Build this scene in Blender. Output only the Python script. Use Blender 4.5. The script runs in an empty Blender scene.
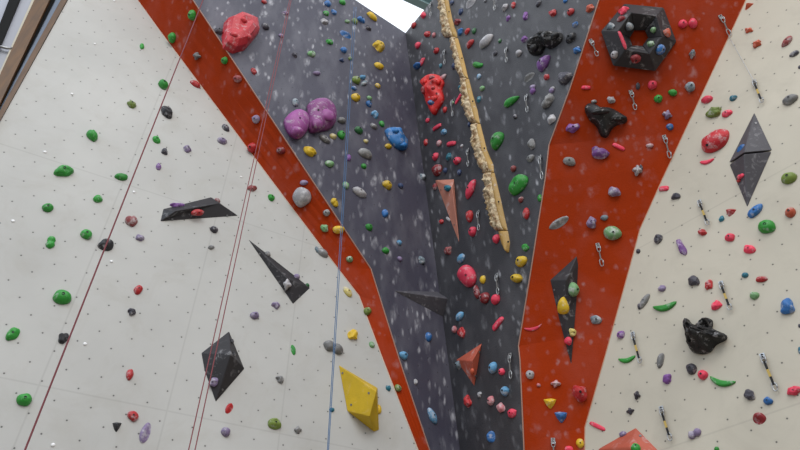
import bpy, bmesh, math, random
from mathutils import Vector, Matrix, noise
from mathutils.bvhtree import BVHTree
PI = math.pi
SC = bpy.context.scene
COL = SC.collection

# ------------------------------------------------------------------ camera
F_PX, CX, CY = 620.0, 400.0, 225.0
PITCH, ROLL = math.radians(42.44), math.radians(-1.18)
CAM = Vector((0, 0, 1.6))
FWD = Vector((0, math.cos(PITCH), math.sin(PITCH)))
R0, U0 = Vector((1, 0, 0)), Vector((0, -math.sin(PITCH), math.cos(PITCH)))
RIGHT = R0*math.cos(ROLL) + U0*math.sin(ROLL)
UP = -R0*math.sin(ROLL) + U0*math.cos(ROLL)
cd = bpy.data.cameras.new('camera'); cam = bpy.data.objects.new('camera', cd); COL.objects.link(cam)
cd.sensor_width = 36; cd.lens = F_PX*36/800; cd.clip_end = 200
m3 = Matrix((RIGHT, UP, -FWD)).transposed()
cam.matrix_world = Matrix.Translation(CAM) @ m3.to_4x4()
SC.camera = cam
SC.view_settings.view_transform = 'Standard'; SC.view_settings.look = 'None'
SC.view_settings.gamma = 1; SC.view_settings.use_curve_mapping = False
SC.view_settings.exposure = 0.0

def ray(px, py):
    return (RIGHT*((px-CX)/F_PX) + UP*((CY-py)/F_PX) + FWD)
class Plane:
    def __init__(s, p, n):
        s.p = Vector(p); s.n = Vector(n).normalized()
        if s.n.dot(CAM - s.p) < 0: s.n = -s.n
    def hit(s, px, py, h=0.0):                       # point above the plane by h, seen in direction px,py
        d = ray(px, py)
        return CAM + d*((s.p + s.n*h - CAM).dot(s.n)/d.dot(s.n))
def at_depth(px, py, Y):
    d = ray(px, py); return CAM + d*(Y/d.y)
def hdir(az): a = math.radians(az); return Vector((math.sin(a), math.cos(a), 0))

# ------------------------------------------------------------------ the wall planes
UL, UR = hdir(60.7), hdir(-43.7)
LW = Plane(at_depth(400, 225, 7.0), UL.cross(Vector((0, 0, 1))))
RW = Plane(at_depth(585, 450, 6.55), UR.cross(Vector((0, 0, 1))))
CT, CB = at_depth(405.5, 33, 6.65), at_depth(460, 450, 7.5)
GL = Plane(CB, (CT-CB).cross(hdir(54)))
GR = Plane(CB, (CT-CB).cross(hdir(-36)))
def to_z(a, b, z):                                   # prolong a->b to height z
    t = (z-a.z)/(b.z-a.z); return a + (b-a)*t
CB0 = to_z(CT, CB, 0.0)

# ------------------------------------------------------------------ materials
def s2l(c):
    return tuple((v/255/12.92 if v/255 <= .04045 else ((v/255+.055)/1.055)**2.4) for v in c)
def new_mat(name, rough=.6, metal=0.0):
    m = bpy.data.materials.new(name); m.use_nodes = True
    nt = m.node_tree; b = nt.nodes['Principled BSDF']
    b.inputs['Roughness'].default_value = rough; b.inputs['Metallic'].default_value = metal
    return m, nt, b
class NT:
    def __init__(s, nt): s.nt = nt
    def n(s, t, **kw):
        x = s.nt.nodes.new(t)
        for k, v in kw.items(): setattr(x, k, v)
        return x
    def l(s, a, b): s.nt.links.new(a, b)
    def val(s, sock, v):
        if hasattr(v, 'is_output'): s.l(v, sock)
        else: sock.default_value = v
    def math(s, op, a, b=0.0, c=0.0):
        x = s.n('ShaderNodeMath', operation=op)
        s.val(x.inputs[0], a); s.val(x.inputs[1], b); s.val(x.inputs[2], c)
        return x.outputs[0]
    def noise(s, vec, scale, detail=3, rough=.55, dist=0.0):
        x = s.n('ShaderNodeTexNoise'); s.l(vec, x.inputs['Vector'])
        x.inputs['Scale'].default_value = scale; x.inputs['Detail'].default_value = detail
        x.inputs['Roughness'].default_value = rough; x.inputs['Distortion'].default_value = dist
        return x.outputs['Fac']
    def ramp(s, f, lo, hi, a=0.0, b=1.0):
        x = s.n('ShaderNodeMapRange'); x.clamp = True; s.val(x.inputs[0], f)
        x.inputs[1].default_value = lo; x.inputs[2].default_value = hi
        x.inputs[3].default_value = a; x.inputs[4].default_value = b
        return x.outputs[0]
    def mix(s, f, a, b):
        x = s.n('ShaderNodeMix', data_type='RGBA'); s.val(x.inputs[0], f)
        for sock, v in ((x.inputs[6], a), (x.inputs[7], b)):
            if hasattr(v, 'is_output'): s.l(v, sock)
            else: sock.default_value = (*v, 1)
        return x.outputs[2]
def plain(name, rgb, rough=.5, metal=0.0, var=0.0):
    m, nt, b = new_mat(name, rough, metal); c = s2l(rgb)
    if var:
        k = NT(nt); tc = k.n('ShaderNodeTexCoord')
        f = k.noise(tc.outputs['Object'], 7, 4)
        k.l(k.mix(k.ramp(f, .3, .7), tuple(x*(1-var) for x in c), tuple(min(1, x*(1+var)) for x in c)), b.inputs['Base Color'])
    else: b.inputs['Base Color'].default_value = (*c, 1)
    return m
def hold_mat(name, rgb, chalk=.3, rough=.5):
    """moulded resin: slight shade differences from hold to hold, and patches of chalk dust"""
    m, nt, b = new_mat(name, rough); k = NT(nt); c = s2l(rgb)
    tc = k.n('ShaderNodeTexCoord'); oi = k.n('ShaderNodeObjectInfo')
    off = k.n('ShaderNodeVectorMath', operation='ADD'); k.l(tc.outputs['Object'], off.inputs[0])
    sc = k.math('MULTIPLY', oi.outputs['Random'], 37.0)
    cmb = k.n('ShaderNodeCombineXYZ'); k.l(sc, cmb.inputs[0]); k.l(sc, cmb.inputs[1]); k.l(cmb.outputs[0], off.inputs[1])
    v = off.outputs[0]
    base = k.mix(oi.outputs['Random'], tuple(x*.9 for x in c), tuple(min(1, x*1.25) for x in c))
    f = k.noise(v, 14, 4, .6)
    fine = k.noise(v, 60, 2, .6)
    f2 = k.math('ADD', f, k.math('MULTIPLY', k.math('SUBTRACT', fine, .5), .35))
    mask = k.ramp(f2, .60-.25*chalk, .74-.2*chalk, 0, .4+.5*chalk)
    k.l(k.mix(mask, base, s2l((205, 203, 205))), b.inputs['Base Color'])
    bp = k.n('ShaderNodeBump'); bp.inputs['Strength'].default_value = .25; bp.inputs['Distance'].default_value = .01
    k.l(fine, bp.inputs['Height']); k.l(bp.outputs[0], b.inputs['Normal'])
    return m
def wall_white(name, rgb, hseams, vseams, ph=(0, 0)):
    """painted ply with a staggered grid of bolt holes, panel seams and grime"""
    m, nt, b = new_mat(name, .75); k = NT(nt); c = s2l(rgb)
    tc = k.n('ShaderNodeTexCoord'); v = tc.outputs['Object']
    sp = k.n('ShaderNodeSeparateXYZ'); k.l(v, sp.inputs[0]); x, y = sp.outputs[0], sp.outputs[1]
    S = .315
    def grid(ox, oy):
        fx = k.math('SUBTRACT', k.math('FRACT', k.math('ADD', k.math('DIVIDE', x, S), 50+ox)), .5)
        fy = k.math('SUBTRACT', k.math('FRACT', k.math('ADD', k.math('DIVIDE', y, S), 50+oy)), .5)
        r = k.math('SQRT', k.math('ADD', k.math('MULTIPLY', fx, fx), k.math('MULTIPLY', fy, fy)))
        return k.math('MULTIPLY', r, S)
    r = k.math('MINIMUM', grid(*ph), grid(ph[0]+.5, ph[1]+.5))
    hole = k.ramp(r, .006, .0105, .8, 0)
    ring = k.ramp(r, .010, .03, .07, 0)
    seam = None
    for co, vals in ((y, hseams), (x, vseams)):
        for q in vals:
            t = k.ramp(k.math('ABSOLUTE', k.math('SUBTRACT', co, q)), .002, .012, .14, 0)
            seam = t if seam is None else k.math('MAXIMUM', seam, t)
    n1 = k.noise(v, .55, 4, .6); n2 = k.noise(v, 1.7, 6, .7, .6)
    col = k.mix(k.ramp(n1, .35, .68), tuple(q*.90 for q in c), tuple(min(1, q*1.04) for q in c))
    col = k.mix(k.ramp(n2, .5, .72, 0, .22), col, s2l((160, 153, 138)))
    n3 = k.noise(v, 9, 4, .7)
    col = k.mix(k.ramp(n3, .68, .75, 0, .12), col, s2l((120, 116, 110)))
    col = k.mix(seam, col, s2l((92, 86, 80)))
    col = k.mix(ring, col, s2l((130, 126, 120)))
    col = k.mix(hole, col, s2l((42, 40, 38)))
    k.l(col, b.inputs['Base Color'])
    return m
def wall_chalked(name, rgb, chalk, holes=True, stretch=(1, 1, 1), rough=.7, spec=.5):
    """textured paint scuffed with white chalk prints"""
    m, nt, b = new_mat(name, rough); b.inputs['Specular IOR Level'].default_value = spec; k = NT(nt); c = s2l(rgb)
    tc = k.n('ShaderNodeTexCoord'); v = tc.outputs['Object']
    mp = k.n('ShaderNodeMapping'); k.l(v, mp.inputs[0]); mp.inputs['Scale'].default_value = stretch
    mp.inputs['Rotation'].default_value = (0, 0, .7)
    w = mp.outputs[0]
    n1 = k.noise(v, .7, 3); n2 = k.noise(w, 4.6, 3, .6, .6); n3 = k.noise(w, 1.5, 3, .6); n4 = k.noise(w, 12, 2, .5, .4)
    col = k.mix(k.ramp(n1, .35, .65), tuple(q*.9 for q in c), tuple(q*1.1 for q in c))
    zone = k.ramp(n3, .40, .60)
    def dabs(scale, keep, rad):                       # separate finger and shoe prints, only some of the cells chalked
        jit = k.n('ShaderNodeVectorMath', operation='MULTIPLY_ADD'); nz = k.n('ShaderNodeTexNoise'); k.l(w, nz.inputs['Vector'])
        nz.inputs['Scale'].default_value = scale*1.6; nz.inputs['Detail'].default_value = 3
        k.l(nz.outputs['Color'], jit.inputs[0]); jit.inputs[1].default_value = (.5/scale,)*3; k.l(w, jit.inputs[2])
        vo = k.n('ShaderNodeTexVoronoi'); k.l(jit.outputs[0], vo.inputs['Vector']); vo.inputs['Scale'].default_value = scale
        sp_ = k.n('ShaderNodeSeparateColor'); k.l(vo.outputs['Color'], sp_.inputs[0])
        on = k.math('MULTIPLY', k.math('LESS_THAN', sp_.outputs[0], keep), k.ramp(sp_.outputs[1], 0, 1, .35, 1))
        return k.math('MULTIPLY', k.math('MULTIPLY', k.ramp(vo.outputs['Distance'], rad*.25, rad, 1, 0), on), k.ramp(n4, .38, .6, .25, 1))
    s1 = k.math('MULTIPLY', dabs(3.6, .55, .37), k.math('ADD', k.math('MULTIPLY', zone, .75), .25))
    s2 = k.math('MULTIPLY', dabs(8.0, .38, .42), k.math('ADD', k.math('MULTIPLY', zone, .6), .4))
    haze = k.ramp(n3, .45, .8, 0, .13)
    mask = k.math('MULTIPLY', k.math('MAXIMUM', k.math('MAXIMUM', s1, s2), haze), chalk)
    col = k.mix(mask, col, s2l((215, 215, 222)))
    if holes:
        sp = k.n('ShaderNodeSeparateXYZ'); k.l(v, sp.inputs[0]); S = .315; d = []
        for o in (0, .5):
            fx = k.math('SUBTRACT', k.math('FRACT', k.math('ADD', k.math('DIVIDE', sp.outputs[0], S), 50+o)), .5)
            fy = k.math('SUBTRACT', k.math('FRACT', k.math('ADD', k.math('DIVIDE', sp.outputs[1], S), 50+o)), .5)
            d.append(k.math('MULTIPLY', k.math('SQRT', k.math('ADD', k.math('MULTIPLY', fx, fx), k.math('MULTIPLY', fy, fy))), S))
        col = k.mix(k.ramp(k.math('MINIMUM', *d), .007, .012, .6, 0), col, s2l((30, 28, 30)))
    k.l(col, b.inputs['Base Color'])
    bp = k.n('ShaderNodeBump'); bp.inputs['Strength'].default_value = .3; bp.inputs['Distance'].default_value = .01
    k.l(k.noise(v, 45, 3), bp.inputs['Height']); k.l(bp.outputs[0], b.inputs['Normal'])
    return m
def wood_mat(name, rgb, axis):
    m, nt, b = new_mat(name, .5); k = NT(nt); c = s2l(rgb)
    tc = k.n('ShaderNodeTexCoord'); mp = k.n('ShaderNodeMapping'); k.l(tc.outputs['Object'], mp.inputs[0])
    mp.inputs['Scale'].default_value = (6, 6, .7)
    f = k.noise(mp.outputs[0], 3, 5, .6, .5)
    k.l(k.mix(k.ramp(f, .35, .65), tuple(q*.7 for q in c), tuple(q*1.25 for q in c)), b.inputs['Base Color'])
    return m

PAL = {  # colour code: (words, family, sRGB, chalk)
 'g': ('green', 'green', (42, 140, 48), .12), 'lg': ('pale green', 'green', (118, 165, 112), .45), 'og': ('olive green', 'green', (108, 128, 52), .25),
 'dg': ('dark green', 'green', (34, 96, 50), .2), 'r': ('red', 'red', (176, 36, 40), .25), 'dr': ('dark red', 'red', (128, 30, 36), .3),
 'pr': ('hot pink', 'red', (226, 60, 88), .15), 'pk': ('dusty pink', 'red', (188, 112, 118), .5), 'pu': ('purple', 'purple', (118, 72, 142), .35),
 'lp': ('lilac', 'purple', (128, 112, 146), .4), 'b': ('blue', 'blue', (44, 104, 168), .3), 'lb': ('light blue', 'blue', (92, 150, 190), .45),
 'nb': ('navy blue', 'blue', (44, 62, 100), .25), 't': ('teal', 'blue', (32, 108, 128), .25), 'sl': ('blue-grey', 'blue', (112, 128, 138), .5),
 'k': ('black', 'dark', (34, 34, 38), .12), 'dk': ('charcoal', 'dark', (64, 62, 72), .28), 'gy': ('grey', 'grey', (122, 122, 122), .3),
 'lw': ('light grey', 'grey', (160, 158, 162), .6), 'y': ('yellow', 'yellow', (208, 172, 34), .2), 'py': ('pale yellow', 'yellow', (200, 184, 108), .4),
 'o': ('rust orange', 'red', (186, 82, 54), .2), 'br': ('brownish red', 'red', (140, 62, 62), .4),
}
HM = {k: hold_mat('resin_'+v[0].replace(' ', '_').replace('-', '_'), v[2], v[3]) for k, v in PAL.items()}
M_BOLT = plain('bolt_steel', (46, 46, 48), .4, .6)
M_STEEL = plain('brushed_steel', (176, 178, 180), .35, .5)
M_BLACKWEB = plain('black_webbing', (28, 28, 30), .8)
M_YELLOWWEB = plain('yellow_webbing', (196, 168, 92), .8)
M_GREYWEB = plain('grey_webbing', (120, 118, 116), .8)

# ------------------------------------------------------------------ helpers
def link(name, me, mat, parent=None, mw=None, smooth=False):
    if not isinstance(me, bpy.types.Mesh):
        bm = me; me = bpy.data.meshes.new(name); bm.to_mesh(me); bm.free()
    for p in me.polygons: p.use_smooth = smooth
    if mat is not None and not me.materials: me.materials.append(mat)
    o = bpy.data.objects.new(name, me); COL.objects.link(o)
    if mw is not None: o.matrix_world = mw
    if parent is not None:
        o.parent = parent; o.matrix_parent_inverse = Matrix()
    return o
def tag(o, label, cat, group=None):
    o['label'] = label; o['category'] = cat
    if group: o['group'] = group
    return o
def struct(o): o['kind'] = 'structure'; return o
def empty(name, mw):
    o = bpy.data.objects.new(name, None); COL.objects.link(o); o.matrix_world = mw; o.empty_display_size = .1
    return o
def frame(p, n, x):
    n = n.normalized(); x = (x - n*x.dot(n)).normalized(); y = n.cross(x)
    return Matrix.Translation(p) @ Matrix((x, y, n)).transposed().to_4x4()
SOLID = []                                            # (verts world, faces, tag) that holds may sit on
def poly_wall(name, plane, pts, mat, xdir):
    mw = frame(plane.p, plane.n, xdir); inv = mw.inverted()
    bm = bmesh.new(); vs = [bm.verts.new(inv @ p) for p in pts]
    f = bm.faces.new(vs); bm.normal_update()
    if f.normal.z < 0: f.normal_flip()
    bmesh.ops.triangulate(bm, faces=bm.faces[:])
    bm.verts.index_update()
    SOLID.append(([mw @ v.co for v in bm.verts], [[v.index for v in f.verts] for f in bm.faces], name))
    # thickness behind the face
    r = bmesh.ops.extrude_face_region(bm, geom=bm.faces[:])
    bmesh.ops.translate(bm, vec=(0, 0, -.06), verts=[g for g in r['geom'] if isinstance(g, bmesh.types.BMVert)])
    bmesh.ops.recalc_face_normals(bm, faces=bm.faces[:])
    return struct(link(name, bm, mat, None, mw))

# ------------------------------------------------------------------ wall outlines (directions measured on the photo, cut on the planes)
E_top, E_bot = LW.hit(68-.5574*-110, -110), to_z(LW.hit(68, 0), LW.hit(0, 122), 0)
ol_white = [(98.4, -54.4), (137.6, 0), (160, 31), (204, 90), (271, 180), (320, 245), (339, 270), (359, 296), (383, 360), (418, 450)]
ol_grey = [(134, -90), (193, 0), (252.5, 90), (312, 180), (371, 269), (399.5, 360), (429.5, 450)]
or_grey = [(627.5, -88), (599, 0), (569.5, 90), (549, 145), (545, 180), (531, 270), (518.5, 346), (520, 360), (524, 450)]
or_white = [(787, -88), (746, 0), (704, 90), (662, 180), (640, 229), (629, 270), (604, 360), (585, 427), (584.6, 450)]
def line3(plane, px): 
    p = [plane.hit(*q) for q in px]; p.append(to_z(p[-2], p[-1], 0.0)); return p
OLW, OLG, ORG, ORW = line3(LW, ol_white), line3(GL, ol_grey), line3(GR, or_grey), line3(RW, or_white)
ORW[-1] = to_z(ORW[-4], ORW[-3], 0) if False else ORW[-1]

def coord(plane, u, px, py):
    mw = frame(plane.p, plane.n, u).inverted(); return mw @ plane.hit(px, py)
mLW = wall_white('white_paint_window_side', (197, 196, 192), [coord(LW, UL, 98, 397).y, coord(LW, UL, 54, 161).y], [coord(LW, UL, 62, 330).x, coord(LW, UL, 283, 405).x, coord(LW, UL, 190, 320).x], (.1, .3))
mRW = wall_white('white_paint_quickdraw_side', (203, 196, 180), [coord(RW, -UR, 712, 433).y, coord(RW, -UR, 722, 203).y], [], (.2, .6))
mGL = wall_chalked('grey_paint_blue_rope', (65, 63, 78), .95, True, (1.6, .65, 1), .5, .5)
mGR = wall_chalked('grey_paint_tufa', (49, 48, 53), .6, True, (1.5, .7, 1), .5, .6)
mO = wall_chalked('orange_paint', (157, 49, 4), .27, False, (1.5, .8, 1.2), .75, .12)
GTL, GTR = GL.hit(234, -80), GR.hit(497, -80)
poly_wall('wall_left', LW, OLW + [E_bot], mLW, UL)
rw_far = RW.hit(1060, 225)
poly_wall('wall_right', RW, [ORW[0], RW.hit(1060, -88), Vector((rw_far.x, rw_far.y, 0))] + ORW[::-1][:-1], mRW, -UR)
poly_wall('wall_back_left', GL, OLG + [CB0, CT, GTL], mGL, hdir(54))
poly_wall('wall_back_right', GR, [CT, CB0] + ORG[::-1] + [GTR], mGR, -hdir(-36))
def strip_wall(name, A, B, mat):
    """the orange cheek that joins a white wall to the grey bay: ruled between the two edges"""
    def samp(P, n):
        L = [0]
        for i in range(1, len(P)): L.append(L[-1] + (P[i]-P[i-1]).length)
        out = []
        for k in range(n+1):
            t = L[-1]*k/n; i = max(j for j in range(len(P)-1) if L[j] <= t+1e-9)
            out.append(P[i].lerp(P[i+1], (t-L[i])/(L[i+1]-L[i])))
        return out
    # merge parameters of both polylines so that every bend is kept
    def par(P):
        L = [0]
        for i in range(1, len(P)): L.append(L[-1] + (P[i]-P[i-1]).length)
        return [q/L[-1] for q in L]
    pa, pb = par(A), par(B); ts = sorted(set([round(t, 5) for t in pa+pb]))
    def ev(P, pp, t):
        for i in range(len(P)-1):
            if t <= pp[i+1]+1e-5: return P[i].lerp(P[i+1], min(1, max(0, (t-pp[i])/(pp[i+1]-pp[i]))))
        return P[-1].copy()
    o = (A[len(A)//2]+B[len(B)//2])/2
    bm = bmesh.new(); rows = []
    for t in ts: rows.append([bm.verts.new(ev(A, pa, t).lerp(ev(B, pb, t), w/4)-o) for w in range(5)])
    for i in range(len(rows)-1):
        for j in range(4): bm.faces.new((rows[i][j], rows[i][j+1], rows[i+1][j+1], rows[i+1][j]))
    bm.verts.index_update()
    SOLID.append(([v.co+o for v in bm.verts], [[v.index for v in f.verts] for f in bm.faces], name))
    bm.normal_update()
    bm.faces.ensure_lookup_table()
    if bm.faces[len(bm.faces)//2].normal.dot(CAM-o) < 0:
        for f in bm.faces: f.normal_flip()
    return struct(link(name, bm, mat, None, Matrix.Translation(o)))
strip_wall('wall_center_left', OLW, OLG, mO)
strip_wall('wall_center_right', ORG, ORW, mO)

def tube(bm, pts, r, seg=8, closed=False):
    n = len(pts); rings = []
    rad = r if callable(r) else (lambda i: r)
    for i, p in enumerate(pts):
        a = pts[(i-1) % n] if (closed or i > 0) else p
        b = pts[(i+1) % n] if (closed or i < n-1) else p
        d = (b-a).normalized()
        u = d.orthogonal().normalized() if i == 0 else (pu - d*pu.dot(d)).normalized()
        pu = u; v = d.cross(u)
        rings.append([bm.verts.new(p + (u*math.cos(2*PI*k/seg)+v*math.sin(2*PI*k/seg))*rad(i)) for k in range(seg)])
    for i in range(n if closed else n-1):
        A, B = rings[i], rings[(i+1) % n]
        for k in range(seg): bm.faces.new((A[k], A[(k+1) % seg], B[(k+1) % seg], B[k]))
    if not closed:
        bm.faces.new(rings[0][::-1]); bm.faces.new(rings[-1])
M_EDGE = plain('edge_strip', (170, 132, 116), .6)
M_CORNER = plain('corner_sealant', (58, 56, 60), .8)
def edge(name, P, mat, r=.008):
    o = P[len(P)//2]; bm = bmesh.new(); tube(bm, [p-o for p in P], r, 6)
    return struct(link(name, bm, mat, None, Matrix.Translation(o)))
edge('trim_1', OLG, M_EDGE); edge('trim_2', ORG, M_EDGE)
edge('trim_3', OLW, plain('edge_white', (214, 190, 170), .6), .007); edge('trim_4', ORW, plain('edge_white_b', (200, 150, 120), .6), .006)
# floor mat
bm = bmesh.new()
bmesh.ops.create_grid(bm, x_segments=1, y_segments=1, size=11)
struct(link('floor', bm, plain('floor_mat', (112, 104, 96), .8, 0, .1), None, Matrix.Translation((0, 1.5, -.01))))

# ------------------------------------------------------------------ glazing beside the white wall
def bar_px(name, x0, s0, x1, s1, mat, h0, h1, ytop=-105, ybot=150, parent=None):
    """a long bar between two sloping lines, standing from depth h0 (back) to h1 (front) of the wall plane"""
    pts = []
    for h in (h0, h1):
        for (x, s, y) in ((x0, s0, ytop), (x1, s1, ytop), (x1, s1, ybot), (x0, s0, ybot)):
            pts.append(LW.hit(x - s*y, y, 0) + LW.n*h)
    o = sum(pts, Vector())/8; bm = bmesh.new(); v = [bm.verts.new(p-o) for p in pts]
    for f in ((0, 1, 2, 3), (7, 6, 5, 4), (0, 4, 5, 1), (1, 5, 6, 2), (2, 6, 7, 3), (3, 7, 4, 0)): bm.faces.new([v[i] for i in f])
    bmesh.ops.recalc_face_normals(bm, faces=bm.faces[:])
    ob = link(name, bm, mat, None, Matrix.Translation(o))
    if parent: ob.parent = parent; ob.matrix_parent_inverse = parent.matrix_world.inverted()
    return ob
M_WOOD = wood_mat('varnished_timber', (96, 64, 26), 2)
M_TAN = wood_mat('tan_timber', (98, 70, 44), 2)
M_BLK = plain('black_rubber', (8, 8, 8), .95)
M_ALU = plain('pale_aluminium', (104, 116, 134), .5, .2)
M_CREAM = plain('cream_edge', (196, 188, 168), .5)
M_PANE = plain('frosted_glass', (172, 175, 186), .25)
win = struct(bar_px('window_1', 35.5, .458, 50.5, .476, M_WOOD, -.06, .06))
def wpart(n, *a): o = bar_px(n, *a, parent=win); return o
wpart('edge_board', 61, .547, 67.4, .555, M_TAN, -.06, .015)
wpart('metal_strip', 56, .505, 60.8, .547, M_ALU, -.06, .0)
wpart('rubber_seal', 50.6, .476, 55.9, .505, M_BLK, -.08, -.03)
wpart('cream_bead', 32.5, .447, 35.4, .458, M_CREAM, -.06, .03)
wpart('pane', 20.3, .42, 32.4, .447, M_PANE, -.06, -.02)
wpart('mullion', 9.8, .385, 20.2, .42, M_BLK, -.06, .05)
wpart('pane', -75, .385, 9.7, .385, M_PANE, -.06, -.02)
bm = bmesh.new(); tube(bm, [LW.hit(-6, 45, .03)-LW.hit(6, 48, .03), Vector((0, 0, 0)), LW.hit(13, 48.5, .03)-LW.hit(6, 48, .03)], .018, 8)
o = link('stay_bracket', bm, M_STEEL, None, Matrix.Translation(LW.hit(6, 48, .03)), True); o.parent = win; o.matrix_parent_inverse = win.matrix_world.inverted()

# ------------------------------------------------------------------ volumes (bolted-on faceted boxes)
def volume_mat(name, rgb, chalk=.4):
    m, nt, b = new_mat(name, .6); k = NT(nt); c = s2l(rgb); tc = k.n('ShaderNodeTexCoord'); v = tc.outputs['Object']
    n1 = k.noise(v, 3, 4, .6); n2 = k.noise(v, 9, 5, .65, .8); n3 = k.noise(v, 2.2, 2)
    col = k.mix(k.ramp(n1, .3, .7), tuple(q*.85 for q in c), tuple(q*1.15 for q in c))
    mask = k.math('MULTIPLY', k.ramp(n2, .55, .72, 0, chalk), k.ramp(n3, .42, .6))
    k.l(k.mix(mask, col, s2l((205, 205, 208))), b.inputs['Base Color'])
    bp = k.n('ShaderNodeBump'); bp.inputs['Strength'].default_value = .2; bp.inputs['Distance'].default_value = .01
    k.l(k.noise(v, 70, 2), bp.inputs['Height']); k.l(bp.outputs[0], b.inputs['Normal'])
    return m
V_BLACK = volume_mat('black_volume_paint', (41, 39, 43), .45)
V_GREY = volume_mat('charcoal_volume_paint', (76, 74, 80), .35)
V_YELLOW = volume_mat('yellow_volume_paint', (206, 170, 16), .15)
V_PINK = volume_mat('orange_volume_paint', (184, 88, 66), .6)
V_SALMON = volume_mat('chalky_salmon_paint', (196, 128, 108), .7)
M_SCREW = plain('screw_steel', (120, 120, 122), .4, .5)
def disc_bm(r, h, seg=10):
    bm = bmesh.new(); bmesh.ops.create_cone(bm, cap_ends=True, segments=seg, radius1=r, radius2=r*.9, depth=h)
    return bm
_scr = disc_bm(.014, .012); SCREW = bpy.data.meshes.new('screw'); _scr.to_mesh(SCREW); _scr.free(); SCREW.materials.append(M_SCREW)
VOLS = []
WBVH = None
def wcast(px, py):
    loc, n, i, dd = WBVH.ray_cast(CAM, ray(px, py).normalized())
    return loc
def volume(name, label, mat, plane, base, apex, faces, screws=()):
    bp = [plane.hit(*q) for q in base] if name != 'dagger_volume' else [wcast(*q) for q in base]; ap = [plane.hit(x, y, h) for x, y, h in apex]
    o = sum(bp, Vector())/len(bp); pts = bp+ap
    bm = bmesh.new(); v = [bm.verts.new(p-o) for p in pts]
    for f in faces: bm.faces.new([v[i] for i in f])
    bm.faces.new([v[i] for i in range(len(bp))][::-1])
    bmesh.ops.recalc_face_normals(bm, faces=bm.faces[:])
    bm.verts.index_update()
    SOLID.append(([p for p in pts], [list(f) for f in faces], name+'|'+label))
    bmesh.ops.bevel(bm, geom=[e for e in bm.edges], offset=.006, segments=1, affect='EDGES')
    ob = link(name, bm, mat, None, Matrix.Translation(o))
    tag(ob, label, 'climbing volume', 'faceted volumes bolted to the climbing walls')
    VOLS.append(ob)
    for (fi, w) in screws:                            # screw heads on a face at barycentric weights
        f = faces[fi]; p = sum((pts[i]*ww for i, ww in zip(f, w)), Vector())
        n = (pts[f[1]]-pts[f[0]]).cross(pts[f[2]]-pts[f[0]]).normalized()
        if n.dot(CAM-p) < 0: n = -n
        s = bpy.data.objects.new('screw', SCREW); COL.objects.link(s)
        s.parent = ob; s.matrix_parent_inverse = Matrix()
        s.matrix_local = Matrix.Translation(-o) @ frame(p, n, n.orthogonal())
    return ob
W3 = ((.7, .15, .15), (.15, .7, .15), (.15, .15, .7))
_v, _f = [], []
for vs, fs, tg in SOLID:
    b0 = len(_v); _v += vs; _f += [[b0+i for i in f] for f in fs]
WBVH = BVHTree.FromPolygons(_v, _f)
volume('wedge_volume', 'long black wedge volume with a flat underside, purple and red holds on it', V_BLACK, LW,
       [(160, 221.5), (163, 209), (211, 197), (238.5, 216)], [(176, 211, .11), (219, 203, .08)],
       [(0, 3, 5, 4), (1, 4, 5, 2), (0, 4, 1), (2, 5, 3)], [(0, (.8, .1, .05, .05)), (0, (.1, .8, .05, .05))])
volume('spike_volume', 'slim black triangular volume pointing up beside the paired red ropes', V_BLACK, LW,
       [(247, 238), (310.5, 288), (293, 304.5)], [(288, 279, .09)], [(0, 3, 1), (0, 2, 3), (2, 1, 3)], [(1, w) for w in W3[:2]])
volume('pyramid_volume', 'black kite-shaped pyramid volume behind the paired red ropes', V_BLACK, LW,
       [(229, 331), (201, 353), (204, 370), (215.5, 402.5), (244.5, 369)], [(231, 353.5, .2)],
       [(0, 1, 5), (1, 2, 5), (2, 3, 5), (3, 4, 5), (0, 5, 4)], [(3, w) for w in W3[:2]])
_A, _B, _F = LW.hit(338.5, 365), LW.hit(347, 411), LW.hit(369.5, 416.5, .24)
_P = Plane(_A, (_B-_A).cross(_F-_A)); _h = (_P.hit(376.5, 391.5)-LW.p).dot(LW.n)
volume('block_volume', 'large bright yellow faceted block volume', V_YELLOW, LW,
       [(338.5, 365), (347, 411), (374, 432), (379, 430), (377.5, 388)], [(369.5, 416.5, .24), (376.5, 391.5, _h)],
       [(0, 1, 5, 6), (0, 6, 4), (1, 2, 5), (2, 3, 5), (3, 4, 6, 5)], [(0, (.8, .1, .05, .05)), (0, (.1, .7, .1, .1)), (0, (.1, .1, .1, .7))])
volume('shelf_volume', 'flat-topped dark shelf volume jutting out at the inner corner', V_GREY, GL,
       [(393, 290.5), (437, 291.5), (443, 317)], [(449.5, 299, .16)], [(0, 3, 1), (0, 2, 3), (2, 1, 3)], [(1, w) for w in W3[:2]])
volume('spike_volume', 'long salmon-orange triangular spike volume pointing down beside the inner corner', V_SALMON, GR,
       [(435, 180), (454, 179), (459.5, 244)], [(452, 187, .09)], [(0, 3, 1), (0, 2, 3), (2, 1, 3)], [(1, w) for w in W3[:2]])
volume('pyramid_volume', 'small salmon-orange triangular pyramid volume low beside the inner corner', V_PINK, GR,
       [(456, 360), (482, 343), (474.5, 386.5)], [(472, 361, .12)], [(0, 3, 1), (0, 2, 3), (2, 1, 3)], [(2, w) for w in W3[:2]])
ORP = Plane((ORG[5]+ORW[4]+ORG[4])/3, (ORG[6]-ORG[3]).cross(ORW[4]-ORG[4]))
volume('dagger_volume', 'tall dagger-shaped black volume on the orange panel with green and yellow holds', V_BLACK, ORP,
       [(577, 255.5), (550, 280), (557, 312), (571.5, 367), (577, 300), (578.5, 265)], [(566, 280, .16), (565.5, 316, .11)],
       [(0, 1, 6), (1, 2, 7, 6), (2, 3, 7), (3, 4, 7), (4, 5, 6, 7), (5, 0, 6)], [(1, (.6, .2, .1, .1)), (2, W3[1])])
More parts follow.
